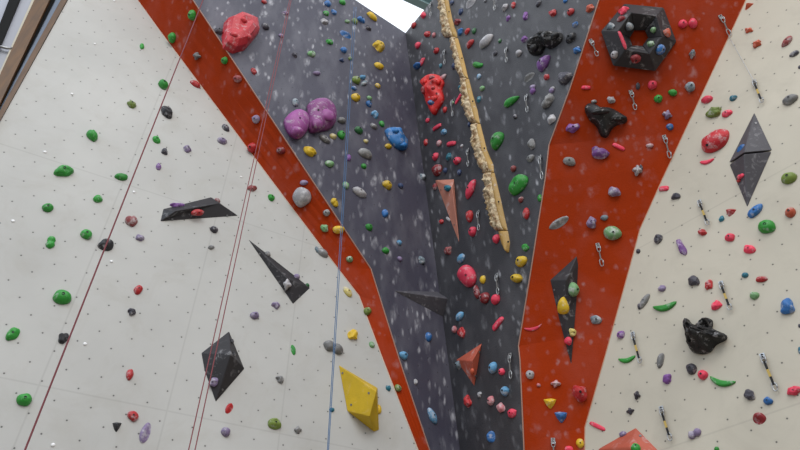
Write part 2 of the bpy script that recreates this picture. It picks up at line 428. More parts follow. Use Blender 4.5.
volume('pyramid_volume', 'upper half of the big charcoal diamond volume, blue hold on its edge', V_GREY, RW,
       [(754.5, 112), (729, 162.5), (772.5, 150)], [(744, 152.5, .17)], [(0, 1, 3), (0, 3, 2), (1, 2, 3)], [(1, w) for w in W3[:1]])
volume('pyramid_volume', 'lower half of the big charcoal diamond volume, pink holds on it', V_GREY, RW,
       [(729.3, 164.6), (772, 151.6), (747.3, 208)], [(744, 154.2, .168)], [(0, 3, 1), (0, 2, 3), (2, 1, 3)], [(1, w) for w in W3[1:2]])
volume('block_volume', 'broad salmon-orange faceted volume below the two small charcoal holds', V_PINK, RW,
       [(636, 427.5), (598, 449), (606, 480), (640, 505), (674, 466)], [(629, 447, .14)], [(0, 1, 5), (1, 2, 5), (2, 3, 5), (3, 4, 5), (0, 5, 4)], [(4, W3[0])])
# hexagonal ring of six segments
ORU = Plane(ORW[1], (ORG[1]-ORW[1]).cross(ORW[2]-ORW[1]))
def z1(l): return [(590+x/6, y/6) for x, y in l]
hx_out = z1([(205, 22), (442, 45), (520, 250), (392, 428), (138, 396), (64, 188)])
hx_rdg = z1([(248, 76), (398, 96), (432, 220), (357, 322), (213, 297), (165, 190)])
hx_in = z1([(268, 184), (328, 184), (346, 226), (314, 274), (256, 272), (240, 228)])
ho = ORU.hit(639, 37)
ring = empty('ring_volume', Matrix.Translation(ho)); HEXR = .17
tag(ring, 'black hexagonal ring volume with an open centre showing orange wall', 'climbing volume', 'faceted volumes bolted to the climbing walls')
for i in range(6):
    j = (i+1) % 6
    P = [ORU.hit(*hx_out[i]), ORU.hit(*hx_out[j]), ORU.hit(*hx_rdg[j], HEXR), ORU.hit(*hx_rdg[i], HEXR), ORU.hit(*hx_in[j]), ORU.hit(*hx_in[i])]
    fs = [(0, 1, 2, 3), (3, 2, 4, 5), (0, 3, 5), (1, 4, 2), (0, 5, 4, 1)]
    bm = bmesh.new(); v = [bm.verts.new(p-ho) for p in P]
    for f in fs: bm.faces.new([v[q] for q in f])
    bmesh.ops.recalc_face_normals(bm, faces=bm.faces[:])
    bmesh.ops.bevel(bm, geom=bm.edges[:], offset=.005, segments=1, affect='EDGES')
    link('segment', bm, V_BLACK, ring)
    SOLID.append((P, [list(f) for f in fs[:2]], 'ring_volume|black hexagonal ring volume'))

# ------------------------------------------------------------------ BVH over walls and volumes
allv, allf, ftag = [], [], []
for vs, fs, tg in SOLID:
    b0 = len(allv); allv += vs
    for f in fs: allf.append([b0+i for i in f]); ftag.append(tg)
BVH = BVHTree.FromPolygons(allv, allf)
def cast(px, py):
    d = ray(px, py).normalized(); loc, n, idx, dist = BVH.ray_cast(CAM, d)
    if loc is None: return None
    if n.dot(d) > 0: n = -n
    return loc, n, ftag[idx]

# ------------------------------------------------------------------ holds
BOLTBM = bmesh.new()
bmesh.ops.create_cone(BOLTBM, cap_ends=True, segments=12, radius1=1, radius2=1, depth=.8)
top = max(BOLTBM.faces, key=lambda f: f.calc_center_median().z)
r_ = bmesh.ops.inset_region(BOLTBM, faces=[top], thickness=.4); bmesh.ops.translate(BOLTBM, vec=(0, 0, -.4), verts=top.verts[:])
BOLT = bpy.data.meshes.new('bolt'); BOLTBM.to_mesh(BOLT); BOLTBM.free(); BOLT.materials.append(M_BOLT)

def hold_mesh(L, T, D, sh, seed, fine):
    rnd = random.Random(seed); a, b = L/2, T/2
    m, nr = (26, 7) if fine else (14, 4)
    ph = [rnd.uniform(0, 2*PI) for _ in range(6)]
    amp = {'o': .05, 'k': .04, 'r': .11, 'j': .06, 's': .05, 'd': .04, 'p': .03, 'h': .03, 't': .02, 'w': .03, 'b': .03, 'c': .03}[sh]
    def R(f):
        r = 1 + sum(amp/(k*.5+.5)*math.cos((k+1)*f+ph[k]) for k in range(1, 5))
        if sh == 's': r *= .82 + .22*math.cos(4*f+.7)
        if sh == 't':
            q = (f+PI/2) % (2*PI/3) - PI/3; r *= .25 + .75*(.5/math.cos(q))*1.45
        if sh == 'h': r *= 1 - .38*math.exp(-((f-PI/2)/.35)**2) + .12*math.exp(-((f-1.5*PI)/.3)**2)
        if sh in 'bc':
            c, s = abs(math.cos(f)), abs(math.sin(f)); r *= (c**4+s**4)**-.25
        return r
    bm = bmesh.new(); rings = []
    sx, sy = rnd.uniform(-.15, .15), rnd.uniform(-.15, .2)
    def place(rho, f):
        r = R(f)*rho; x, y = r*math.cos(f), r*math.sin(f)
        if sh in 't': z = min(1, (1-rho)*1.25)
        elif sh in 'bc': z = (1-rho**4)**.5
        elif sh == 'r': z = (1-rho**2.6)**.55
        else: z = (1-rho**2.2)**.5
        if sh == 'p': y *= 1 - .45*x; x *= 1.05
        if sh == 'd': y *= 1 - .36*math.exp(-(x/.3)**2); z *= 1 - .35*math.exp(-(x/.28)**2)
        if sh == 'j': z *= 1 + .35*y; z -= .38*math.exp(-((y-.3)**2+x*x*.6)/.07)*(1-rho*.6)
        if sh == 'w': z *= max(.12, min(1, .62 + .75*(y))); 
        if sh == 'o' or sh == 'k': x += sx*z*.5; y -= sy*z*.6
        if sh == 'c': y *= 1-.5*min(1, abs(x))**2.2
        if sh == 'c': y += .9*(x*x-.4)*(a/b)*.36
        q = Vector((x*a, y*b, z*D))
        if sh in 'rs' and rho < 1:
            k = 3.2/max(b, .03)
            q += noise.noise_vector(q*k*.35+Vector((seed*.37, 0, 0)))*(.26*b)
            q.z = max(q.z, .004)
        elif rho < 1:
            q.z += noise.noise(q*(1.6/max(b, .03))+Vector((seed*.7, 0, 0)))*.10*D
        return q
    c = bm.verts.new(place(0, 0))
    for i in range(1, nr+1):
        rho = math.sin(i/nr*PI/2) if sh != 't' else i/nr
        rings.append([bm.verts.new(place(rho, 2*PI*k/m)) for k in range(m)])
    for k in range(m): bm.faces.new((c, rings[0][k], rings[0][(k+1) % m]))
    for i in range(nr-1):
        for k in range(m): bm.faces.new((rings[i][k], rings[i+1][k], rings[i+1][(k+1) % m], rings[i][(k+1) % m]))
    bm.faces.new(rings[-1][::-1])
    zc = c.co.copy()
    me = bpy.data.meshes.new('hold'); bm.to_mesh(me); bm.free()
    return me, zc
HOLDS = []
NAME = {'o': 'climbing_hold', 'k': 'climbing_hold', 'r': 'climbing_hold', 's': 'climbing_hold', 'j': 'jug_hold', 'b': 'edge_hold', 'c': 'edge_hold',
        'w': 'wedge_hold', 't': 'pyramid_hold', 'd': 'climbing_hold', 'p': 'climbing_hold', 'h': 'climbing_hold'}
WORD = {'o': 'rounded', 'k': 'round', 'r': 'rocky', 'j': 'scooped', 'b': 'bar-shaped', 'c': 'curved', 'w': 'wedge-shaped', 't': 'three-sided',
        'd': 'two-lobed', 's': 'star-shaped', 'p': 'teardrop', 'h': 'heart-shaped'}
def hold(px, py, w, h, ang, col, sh):
    """w,h in photo pixels along / across the direction ang"""
    c = cast(px, py)
    if c is None: return
    loc, n, tg = c
    zc = (loc-CAM).dot(FWD); k0 = zc/F_PX
    if h > w and ang == 0 and sh in 'oprbcdw': w, h, ang = h, w, 90
    pl = Plane(loc, n); a = math.radians(ang)
    u = pl.hit(px+math.cos(a), py-math.sin(a)) - loc
    ku = u.length; v = n.cross(u).normalized()
    vv = pl.hit(px-math.sin(a), py-math.cos(a)) - loc; kv = abs(vv.dot(v))
    flat = sh in 'bctwh'
    fu = (.75 if flat else .3)
    L = w*(ku*fu + k0*(1-fu)); T = h*(min(kv, k0*1.5)*fu + k0*(1-fu))
    D = min(T*(.5 if not flat else .45), .16)
    if sh == 'c': T *= .78
    if sh in 'bc': D = T*.45
    pos = pl.hit(px, py, .35*D) - n*(.35*D)
    seed = len(HOLDS)+1
    big = max(w, h) >= 7
    me, top = hold_mesh(L, T, D, sh, seed, big)
    nm = 'foot_hold' if max(w, h) < 6.2 and sh not in 'bct' else NAME[sh]
    o = link(nm, me, HM[col], None, frame(pos, n, u), sh not in 'rtw')
    if min(w, h) >= 6.4 and sh in 'okrjpd' and (sh in 'kj' or seed % 2):
        r = min(.014, .10*T); bt = bpy.data.objects.new('bolt', BOLT); COL.objects.link(bt); bt.parent = o; bt.matrix_parent_inverse = Matrix()
        bt.matrix_local = Matrix.Translation((top.x, top.y, top.z+.0)) @ Matrix.Diagonal((r, r, r, 1))
    HOLDS.append(dict(o=o, x=px, y=py, s=max(w, h), col=col, sh=sh, tag=tg))
    return o
# ------------------------------------------------------------------ macro holds built on a traced outline, with real relief
M_SKULL = hold_mat('scarlet_resin', (210, 38, 36), .12)
M_BOULDER = hold_mat('crimson_resin', (190, 46, 56), .18)
M_VIOLET = hold_mat('violet_resin', (146, 74, 138), .25)
M_BLUEBIG = hold_mat('azure_resin', (40, 112, 178), .25)
M_COAL = hold_mat('coal_resin', (20, 20, 22), .1)
M_RED = hold_mat('ruby_resin', (186, 34, 44), .25)
def resample(P, n):
    out = []
    for i in range(len(P)):
        p0, p1, p2, p3 = P[i-1], P[i], P[(i+1) % len(P)], P[(i+2) % len(P)]
        for k in range(n):
            t = k/n
            out.append(.5*((2*p1) + (p2-p0)*t + (2*p0-5*p1+4*p2-p3)*t*t + (3*p1-p0-3*p2+p3)*t**3))
    return out
def outline_mesh(plane, pts, cen, H, amp, freq, seed, org, n=3, rings=7, pw=2.3, groove=None):
    B = [plane.hit(x, y, .3*H) - plane.n*(.3*H) for x, y in pts]; c = plane.hit(*cen, .3*H) - plane.n*(.3*H)
    B = resample(B, n); bm = bmesh.new(); R = []
    def lift(p, rho):
        z = H*(1-rho**pw)**.5
        if rho < .999:
            q = (p-org)*freq + Vector((seed, seed*.3, 0))
            z += H*amp*noise.noise(q)*(1-rho**4)*1.6 + H*amp*.5*noise.noise(q*2.7)*(1-rho**6) + (H*amp*.35*noise.noise(q*6)*(1-rho**8) if rings > 8 else 0)
            p = p + noise.noise_vector(q*1.3)*(amp*.10*H)
        if groove:
            a, b, wd, dp = groove; ab = b-a; t = max(0, min(1, (p-a).dot(ab)/ab.length_squared))
            z -= dp*math.exp(-((p-a-ab*t).length/wd)**2)*(1 if rho < .98 else 0)
        return p - org + plane.n*max(z, 0 if rho > .999 else .005)
    top = bm.verts.new(lift(c, 0))
    for i in range(1, rings+1):
        rho = math.sin(i/rings*PI/2)
        R.append([bm.verts.new(lift(c.lerp(p, rho), rho)) for p in B])
    m = len(B)
    for k in range(m): bm.faces.new((top, R[0][k], R[0][(k+1) % m]))
    for i in range(rings-1):
        for k in range(m): bm.faces.new((R[i][k], R[i+1][k], R[i+1][(k+1) % m], R[i][(k+1) % m]))
    bm.faces.new(R[-1][::-1]); bmesh.ops.recalc_face_normals(bm, faces=bm.faces[:])
    return bm
MACROS = []
def local_plane(px, py, fallback):
    c = cast(px, py); return Plane(c[0], c[1]) if c else fallback
def macro(name, label, plane, scale, pts, cen, H, amp, freq, seed, mat, flat=False, parts=(), bolts=(), groove=None, **kw):
    ox, oy, s = scale; P = [(ox+x/s, oy+y/s) for x, y in pts]; C = (ox+cen[0]/s, oy+cen[1]/s)
    org = plane.hit(*C)
    if groove:
        a, b, wd, dp = groove; groove = (plane.hit(ox+a[0]/s, oy+a[1]/s), plane.hit(ox+b[0]/s, oy+b[1]/s), wd, dp)
    bm = outline_mesh(plane, P, C, H, amp, freq, seed, org, groove=groove, **kw)
    o = link(name, bm, mat, None, Matrix.Translation(org), not flat)
    tag(o, label, 'climbing hold', 'oversized holds on the climbing walls')
    bvh = BVHTree.FromPolygons([v.co.copy() for v in o.data.vertices], [list(p.vertices) for p in o.data.polygons])
    def on(x, y):
        d = ray(ox+x/s, oy+y/s).normalized(); loc, n, i, dist = bvh.ray_cast(CAM-org, d)
        if loc is None: return plane.hit(ox+x/s, oy+y/s)-org, plane.n
        return loc, (n if n.dot(d) < 0 else -n)
    for (pn, x, y, w, h, D) in parts:                 # moulded lumps on the hold
        loc, n = on(x, y); k0 = (loc+org-CAM).dot(FWD)/F_PX
        me, tp = hold_mesh(w/s*k0, h/s*k0, D, 'o', seed+len(pn), True)
        p = link(pn, me, mat, o, None, True); p.matrix_local = frame(loc-n*.012, n, RIGHT)
    for (x, y) in bolts:
        loc, n = on(x, y); bt = bpy.data.objects.new('bolt', BOLT); COL.objects.link(bt); bt.parent = o; bt.matrix_parent_inverse = Matrix()
        bt.matrix_local = frame(loc, n, RIGHT) @ Matrix.Diagonal((.016, .016, .016, 1))
    MACROS.append(o)
    mw = Matrix.Translation(org)
    SOLID.append(([mw @ v.co for v in o.data.vertices], [list(p.vertices) for p in o.data.polygons], 'macro|'+label)); return o
T00, T10 = (160, 0, 5), (160, 90, 5)
macro('boulder_hold', 'big crimson faceted boulder hold high beside the narrow orange band', GL, T00,
      [(330, 95), (385, 72), (440, 65), (490, 95), (502, 150), (470, 190), (430, 235), (372, 250), (325, 225), (318, 165)], (410, 150), .26, .35, 2.6, 3, M_BOULDER, True,
      [('knob', 420, 102, 34, 32, .05), ('knob', 445, 185, 30, 30, .05), ('knob', 370, 170, 40, 32, .04)], n=1, rings=4, pw=2.8)
macro('blob_hold', 'big violet rounded hold nearer the narrow orange band, lower of the two', GL, T10,
      [(628, 140), (655, 108), (690, 97), (735, 120), (750, 165), (732, 212), (695, 236), (655, 215), (632, 175)], (690, 165), .2, .12, 3, 5, M_VIOLET, False,
      [('nub', 683, 207, 62, 54, .09)], [(700, 140)])
macro('blob_hold', 'big violet two-lobed hold nearer the blue rope, higher of the two', GL, (260, 60, 6),
      [(290, 265), (330, 232), (385, 230), (425, 252), (460, 300), (458, 370), (425, 405), (380, 415), (320, 425), (292, 390), (300, 335)], (375, 325), .21, .14, 3, 8, M_VIOLET, False,
      [('nub', 345, 385, 78, 70, .07), ('nub', 410, 330, 90, 84, .06)], [(350, 300)])
macro('skull_hold', 'scarlet craggy hold with sockets and a curled horn beside the inner corner', GR, (420, 60, 6),
      [(8, 125), (42, 88), (78, 80), (112, 92), (132, 130), (120, 170), (130, 230), (98, 290), (74, 326), (54, 290), (34, 230), (24, 178)], (75, 180), .2, .35, 4, 9, M_SKULL, False,
      [('knob', 110, 130, 40, 44, .06), ('knob', 30, 130, 32, 36, .05), ('knob', 80, 235, 60, 40, .05)], [(100, 200)])
macro('blob_hold', 'big bright blue lumpy hold trailing down towards the inner corner', GL, (320, 90, 5),
      [(330, 195), (360, 183), (400, 192), (410, 232), (442, 258), (438, 290), (402, 293), (368, 268), (345, 235)], (378, 232), .15, .3, 5, 12, M_BLUEBIG, False,
      [('nub', 378, 205, 34, 28, .05), ('nub', 418, 275, 40, 28, .05)], [(385, 215)])
macro('cloud_hold', 'big black cloud-shaped craggy hold on the tufa grey wall', GR, (480, 0, 5),
      [(238, 258), (250, 215), (280, 175), (320, 153), (360, 168), (396, 158), (400, 190), (372, 222), (335, 238), (316, 228), (297, 262), (262, 272)], (318, 198), .17, .4, 5, 14, M_COAL, True,
      [('nub', 270, 240, 46, 44, .06), ('nub', 375, 180, 46, 38, .06), ('nub', 320, 178, 50, 40, .05)], n=4, rings=11)
PM7 = local_plane(605, 118, ORP)
macro('fin_hold', 'big black winged hold with chalk streaks on the wide orange panel', PM7, (480, 90, 5),
      [(523, 88), (545, 62), (575, 68), (595, 82), (650, 85), (700, 110), (738, 138), (730, 162), (690, 172), (660, 197), (638, 234), (605, 226), (583, 180), (545, 142)], (620, 140), .16, .3, 3.5, 17, M_COAL, False,
      [('ridge', 600, 110, 90, 30, .06), ('ridge', 690, 140, 80, 34, .05)], [(610, 135)])
macro('horned_hold', 'big black horned craggy hold on the quickdraw white wall', RW, (640, 270, 5),
      [(217, 250), (231, 238), (250, 262), (288, 274), (312, 254), (346, 238), (354, 262), (352, 286), (382, 300), (420, 316), (420, 340), (372, 366), (342, 402), (300, 414), (250, 402), (238, 375), (224, 345), (222, 300)], (295, 325), .17, .75, 6, 21, M_COAL, True,
      [('horn', 346, 254, 12, 30, .03), ('horn', 229, 256, 12, 32, .03), ('ridge', 390, 325, 56, 28, .05)], n=4, rings=11)
macro('sloper_hold', 'big ruby red oval hold with a groove across it beside the charcoal diamond volume', RW, (640, 90, 5),
      [(304, 268), (310, 240), (350, 210), (400, 192), (432, 193), (440, 222), (422, 265), (382, 295), (340, 309), (309, 297)], (372, 250), .12, .12, 4, 25, M_RED, False,
      (), [(335, 275)], groove=((305, 250), (430, 215), .035, .05))
macro('sloper_hold', 'big hot pink oval hold beside the yellow ones under the salmon-orange spike volume', GR, (430, 230, 6),
      [(165, 270), (180, 225), (215, 205), (250, 230), (268, 275), (256, 325), (220, 342), (185, 315)], (217, 272), .12, .15, 5, 28, HM['pr'], False, (), [(215, 270)])

allv, allf, ftag = [], [], []
for vs, fs, tg in SOLID:
    b0 = len(allv); allv += vs
    for f in fs: allf.append([b0+i for i in f]); ftag.append(tg)
BVH = BVHTree.FromPolygons(allv, allf)
DATA = """
@0 0 5
710 230 38 22 80 g o
@160 0 5
18 420 44 55 0 g k
158 75 40 52 0 g k
57 188 42 50 0 g o
182 280 46 36 0 gy s
320 302 34 38 0 g k
385 393 46 38 0 br k
178 418 54 32 -38 r o
293 153 40 42 0 dk r
530 130 38 42 0 dk o
522 8 32 22 0 r o
675 272 30 28 0 dk r
760 268 48 32 0 lg o
470 355 28 36 0 r r
785 365 40 25 0 lp o
@260 0 6
128 212 34 24 0 lp o
152 78 44 26 0 lp r
408 20 46 38 0 b o
497 12 42 36 0 g o
398 78 36 34 0 g k
445 72 32 34 0 b r
388 128 42 38 0 lw r
525 128 36 24 0 lg o
570 125 38 40 0 og o
515 205 74 34 -28 b w
418 250 40 34 0 g r
505 298 44 38 0 b o
492 360 30 26 0 nb r
542 350 24 30 0 og o
@320 0 5
262 80 64 34 -42 y o
208 97 44 32 -30 b o
243 140 28 28 0 dk r
297 228 64 54 0 y r
296 328 54 34 -25 y o
183 398 46 44 0 og o
215 385 30 26 0 lb r
222 415 44 26 40 sl r
172 440 32 24 0 b o
290 428 28 28 0 y o
515 75 28 34 0 pr r
467 127 28 30 0 r o
535 170 34 34 0 r r
568 175 22 30 0 pk o
488 225 30 36 0 pr o
580 253 34 32 0 r o
485 328 28 48 80 b o
510 308 44 18 68 pr b
602 328 18 24 0 t o
668 328 24 38 0 nb o
@420 0 6
190 15 26 30 0 nb o
300 18 78 36 38 lw w
243 68 30 38 0 nb r
222 130 42 42 0 dr r
240 190 36 38 0 b r
282 188 44 30 60 r o
322 185 28 42 0 dg o
298 262 66 38 50 r o
393 245 108 60 48 lw o
478 245 22 30 0 dg o
450 320 28 32 0 dk o
590 318 38 44 0 lw o
340 388 76 38 -12 g o
508 42 38 42 0 lw r
558 30 28 46 0 r o
527 108 26 38 0 pu r
390 5 20 20 0 dk o
352 540 0 0 0 x x
@480 0 5
290 18 36 24 50 dk o
425 5 22 22 0 b o
225 80 28 40 0 pu r
362 65 44 34 0 r r
452 58 36 40 0 r o
548 40 38 44 0 o r
474 122 28 30 0 b r
220 195 30 34 0 pu r
453 187 48 54 0 k r
483 250 48 38 0 b s
315 312 88 58 55 pu p
243 385 64 30 38 gy w
332 385 30 30 0 r r
420 388 66 74 0 dk r
262 435 34 28 0 lp o
362 442 30 20 0 lw o
5 325 20 22 0 g o
8 438 24 18 0 lg o
530 437 46 18 -2 pr b
790 430 22 36 0 dk o
@420 60 6
352 98 28 34 0 lb o
238 165 26 28 0 t o
372 170 32 34 0 lg o
352 235 28 36 0 t r
295 385 24 30 0 nb o
235 225 96 16 58 pr b
100 403 66 20 33 pr b
148 298 30 38 0 r o
45 362 30 30 0 pr o
140 432 40 36 0 lb r
16 180 26 50 0 dr o
68 252 50 34 0 b o
570 338 28 30 0 dk k
545 245 118 46 30 g p
197 255 16 20 0 lg o
135 105 50 34 35 pk c
70 105 30 30 0 dr o
78 165 26 24 0 r o
@640 0 5
215 118 44 46 0 pr o
265 115 44 50 0 pr o
262 268 36 50 0 sl s
63 423 44 46 0 pr k
252 432 50 50 0 sl k
540 25 34 38 0 o t
543 150 46 30 0 o s
583 218 46 42 0 o s
733 205 64 36 48 br o
770 267 46 28 28 dk o
797 335 14 20 0 dk o
@590 0 6
200 62 64 44 20 pr r
185 112 50 38 30 dr o
125 155 46 40 0 sl r
195 240 120 20 -68 pr b
240 160 52 52 0 sl o
378 180 34 38 0 lg o
465 195 54 44 -40 o r
362 262 46 36 0 lg r
428 298 64 58 20 b k
275 355 62 55 0 dr k
145 328 46 46 0 lw k
@0 90 5
660 70 40 44 0 og r
462 222 52 56 0 g h
320 402 88 60 0 g r
608 432 64 38 0 g o
783 247 36 42 0 g r
793 382 24 44 0 pu o
@160 90 5
38 108 60 58 0 k r
330 187 46 32 -50 dk k
312 252 52 34 -25 lp o
24 306 34 34 0 dk r
138 293 38 36 0 lp r
478 145 42 42 0 lp k
457 287 46 50 0 r k
602 302 46 38 0 dr k
678 60 34 46 0 sl o
750 305 64 46 -45 y r
@320 90 5
180 35 48 44 0 y o
248 40 28 26 0 lg o
245 68 32 34 0 b o
277 120 40 38 0 lb r
270 180 38 28 -25 gy o
310 168 30 34 0 g o
195 200 44 40 0 dg o
343 280 38 30 0 y o
230 255 26 24 0 py o
66 230 38 30 0 py o
108 222 42 46 0 g o
110 150 42 36 0 gy o
25 243 66 34 -38 gy o
228 316 76 50 -28 gy o
145 337 26 40 0 pu o
50 367 48 38 0 lg o
220 380 30 28 0 g o
527 262 24 38 0 r o
594 266 28 34 0 pk o
655 268 48 24 8 pr b
575 332 34 42 0 pr o
642 333 28 40 0 t r
683 352 42 42 0 pr o
583 400 54 62 0 dr o
625 403 24 30 0 nb o
695 412 24 34 0 nb o
708 280 18 18 0 lw o
515 432 30 32 0 sl r
@480 90 5
262 5 28 36 0 pu o
337 52 78 52 68 gy r
357 3 28 30 0 lp o
355 145 40 50 0 lw r
83 250 92 66 72 g o
255 270 40 56 0 gy r
250 340 46 36 20 gy o
165 393 32 34 0 br o
463 188 64 48 20 pu r
600 312 84 62 -35 pu r
447 355 62 46 -15 gy o
655 48 38 36 0 lw r
570 58 30 20 0 gy o
693 283 66 20 -25 pr b
787 400 48 56 0 lw s
@480 180 5
188 22 130 72 50 g j
203 97 28 34 0 br o
228 167 38 60 0 r o
297 90 24 40 0 g o
225 337 34 38 0 g r
202 405 64 58 0 y o
80 293 40 46 0 pr o
395 213 108 44 30 gy w
672 57 56 54 0 lp r
558 212 52 54 0 lp r
622 187 38 28 0 sl o
663 263 86 74 0 lg k
790 355 22 26 0 dk o
@640 90 5
92 42 40 44 0 g o
165 12 42 36 0 g o
137 122 50 50 0 lp s
150 183 34 36 0 b o
50 277 36 24 0 pk o
333 46 56 40 15 pr o
465 38 36 30 0 t h
367 110 76 50 30 og r
433 115 54 36 15 pr o
333 357 72 24 12 pr c
748 45 72 52 30 gy o
742 438 74 60 0 og k
5 390 18 36 0 dk o
500 290 50 22 45 b w
500 432 46 24 35 pr r
@640 180 5
118 42 50 24 8 pr b
178 80 40 36 0 dk r
492 4 28 18 0 r o
450 157 48 40 0 r t
407 193 28 30 0 t r
573 152 92 46 48 b o
630 230 84 72 0 g k
750 160 46 56 0 o k
310 260 42 34 0 r r
447 285 52 42 0 pr o
545 345 58 46 0 pr j
88 293 44 50 0 dk o
205 335 94 38 -68 pu r
@0 180 5
240 135 52 48 0 g k
490 92 46 40 0 g o
433 268 54 54 0 g k
255 308 72 48 80 g d
658 200 60 54 0 br h
700 287 38 34 0 lp r
532 322 78 58 0 k j
@160 180 5
463 40 46 32 0 br r
558 87 36 34 0 g r
707 82 106 88 90 lw o
718 12 40 28 0 lp o
272 245 38 38 0 dk k
257 335 32 24 0 gy r
88 125 68 30 0 pu r
190 163 66 34 0 r o
287 102 32 26 0 br o
540 368 30 28 0 gy o
790 350 44 22 -60 sl o
@320 180 5
338 22 54 44 -20 y o
405 28 28 30 0 nb o
200 60 78 44 -30 lw o
130 25 34 38 0 lg o
75 110 40 42 0 y r
32 163 34 36 0 gy k
22 240 42 36 0 lg r
92 248 58 44 0 y o
247 235 38 36 0 g o
327 165 34 46 0 b o
398 312 28 28 0 lb o
330 352 40 32 0 g o
148 395 34 34 0 lg k
15 362 60 40 -35 gy o
400 393 26 28 0 lp o
510 400 34 36 0 sl r
605 208 28 26 0 r o
573 32 24 40 0 dr o
750 45 102 46 66 pr o
745 180 40 66 0 r o
760 257 44 50 0 pr k
703 392 56 36 50 lb o
640 195 30 14 -45 lw b
638 352 36 48 0 br r
635 40 46 34 -15 t o
@0 270 5
312 132 90 74 -10 g k
65 317 80 52 55 g j
317 338 46 60 0 k r
692 97 56 38 55 r o
660 207 40 36 0 dk r
@160 270 5
475 225 46 40 0 lp o
580 175 40 34 0 lp r
667 398 52 24 -80 g w
635 72 44 50 0 lw s
685 32 32 30 0 lp o
738 75 20 22 0 dg o
362 355 20 30 0 k o
372 420 20 30 0 k o
@320 270 5
140 108 60 34 -50 py o
167 320 52 56 0 y r
238 203 38 44 0 og o
260 372 30 30 0 lg r
70 383 108 64 -20 gy d
545 333 36 50 0 b o
420 425 44 44 0 lb o
697 230 56 34 55 lb o
670 297 30 38 0 pk o
705 312 40 54 0 r r
@430 230 6
278 370 88 40 -75 dr o
315 297 36 54 0 y o
325 405 66 70 0 dr k
390 415 60 60 40 pr o
@480 270 5
180 40 44 62 80 y k
88 268 84 24 50 pr b
265 290 90 22 12 pr c
580 248 58 44 0 sl j
702 322 38 42 0 pu k
797 180 22 36 0 dk o
470 98 54 76 0 lg k
412 178 88 56 92 y p
465 312 34 44 0 py r
438 355 38 44 0 pr o
733 446 90 30 12 g c
@640 270 5
108 90 38 36 0 lp o
20 155 82 34 58 gy o
267 52 54 50 0 dk r
343 72 36 52 0 r r
380 175 50 44 0 pr r
524 25 32 30 0 t k
606 45 56 32 8 r o
570 125 48 40 0 lg h
733 180 70 74 0 b r
122 182 122 40 12 g c
100 450 76 36 80 gy o
797 278 14 20 0 dk o
798 400 16 40 0 t o
@0 360 5
122 195 70 66 0 g k
650 70 58 36 75 r o
667 277 60 48 -60 r o
585 328 40 50 0 k t
728 362 106 50 72 lp w
@160 360 5
602 95 40 38 0 gy r
347 240 56 34 58 r w
330 358 46 48 0 lp o
575 317 70 56 0 og j
690 348 40 36 0 gy s
268 110 42 46 0 lp r
@320 360 5
343 138 26 30 0 t h
392 138 36 36 0 og o
60 248 30 22 0 t o
563 278 84 38 -68 lb o
735 208 40 60 0 r r
690 25 34 38 0 sl r
760 60 26 40 0 o o
480 108 22 26 0 lw r
797 172 22 28 0 lw r
294 245 30 50 0 y o
@480 360 5
62 37 44 58 0 lb k
107 58 34 36 0 pr o
122 155 44 50 0 lb k
52 203 40 46 0 pk o
102 238 40 50 0 pk r
158 265 54 40 15 pr r
52 383 40 58 0 b w
250 72 44 44 0 lw k
378 118 48 40 0 pk s
350 212 58 50 0 y t
405 280 58 56 0 b t
498 165 76 76 0 r r
293 125 20 20 0 pk o
500 415 38 50 0 y o
445 445 46 30 0 pr o
585 330 86 22 -26 pr b
713 370 40 30 20 lp k
780 437 50 44 0 g o
783 175 34 42 0 dk s
750 255 40 34 30 dk s
@640 360 5
133 93 48 46 0 pu r
254 42 54 56 0 dk o
311 72 48 52 0 pr k
408 108 128 42 -12 g c
545 172 50 54 0 dk r
638 203 40 42 0 b r
593 290 66 58 0 dr w
768 152 64 46 15 pr r
270 367 70 48 25 lp d
382 445 26 26 0 g o
"""
ox = oy = 0; sc = 5
for ln in DATA.strip().splitlines():
    if ln[0] == '@': ox, oy, sc = map(float, ln[1:].split()); continue
    X, Y, w, h, ang, col, sh = ln.split()
    if col == 'x': continue
    hold(ox+float(X)/sc, oy+float(Y)/sc, float(w)/sc, float(h)/sc, float(ang), col, sh)

# ------------------------------------------------------------------ the tufa: a run of bolted drip-stone pieces
def drip_mat():
    m, nt, b = new_mat('cream_dripstone', .7); k = NT(nt); tc = k.n('ShaderNodeTexCoord'); v = tc.outputs['Object']
    n1 = k.noise(v, 16, 4, .65, .6); n2 = k.noise(v, 5, 3)
    col = k.mix(k.ramp(n1, .36, .60), s2l((132, 92, 48)), s2l((222, 204, 170)))
    col = k.mix(k.ramp(n2, .5, .7, 0, .5), col, s2l((206, 168, 92)))
    k.l(col, b.inputs['Base Color'])
    bp = k.n('ShaderNodeBump'); bp.inputs['Strength'].default_value = .7; bp.inputs['Distance'].default_value = .03
    k.l(n1, bp.inputs['Height']); k.l(bp.outputs[0], b.inputs['Normal']); return m
M_TUFA = hold_mat('ochre_resin', (182, 144, 74), .08); M_DRIP = drip_mat()
TL = [(-14, 437, 446), (0, 439.6, 448.5), (20, 442.5, 452.5), (34, 444, 457), (37.6, 444.5, 457.3), (38, 450.5, 458), (60, 456, 464), (78.6, 461, 468.4), (79, 461.6, 469), (95, 463.5, 473), (110, 465.5, 477.5),
      (123.6, 471, 480), (124, 472, 480.5), (150, 475.5, 487), (165, 480, 493.5), (172.6, 484, 494), (173, 486, 494.6), (185, 487, 497.5), (200, 486.7, 501), (215, 491, 504.3), (230.6, 495.5, 507.8), (231, 498.5, 508), (243, 501.8, 510), (252.5, 507, 509)]
def tl(y):
    for a, b in zip(TL, TL[1:]):
        if a[0] <= y <= b[0]:
            t = (y-a[0])/(b[0]-a[0]); return a[1]+(b[1]-a[1])*t, a[2]+(b[2]-a[2])*t
    return TL[-1][1:]
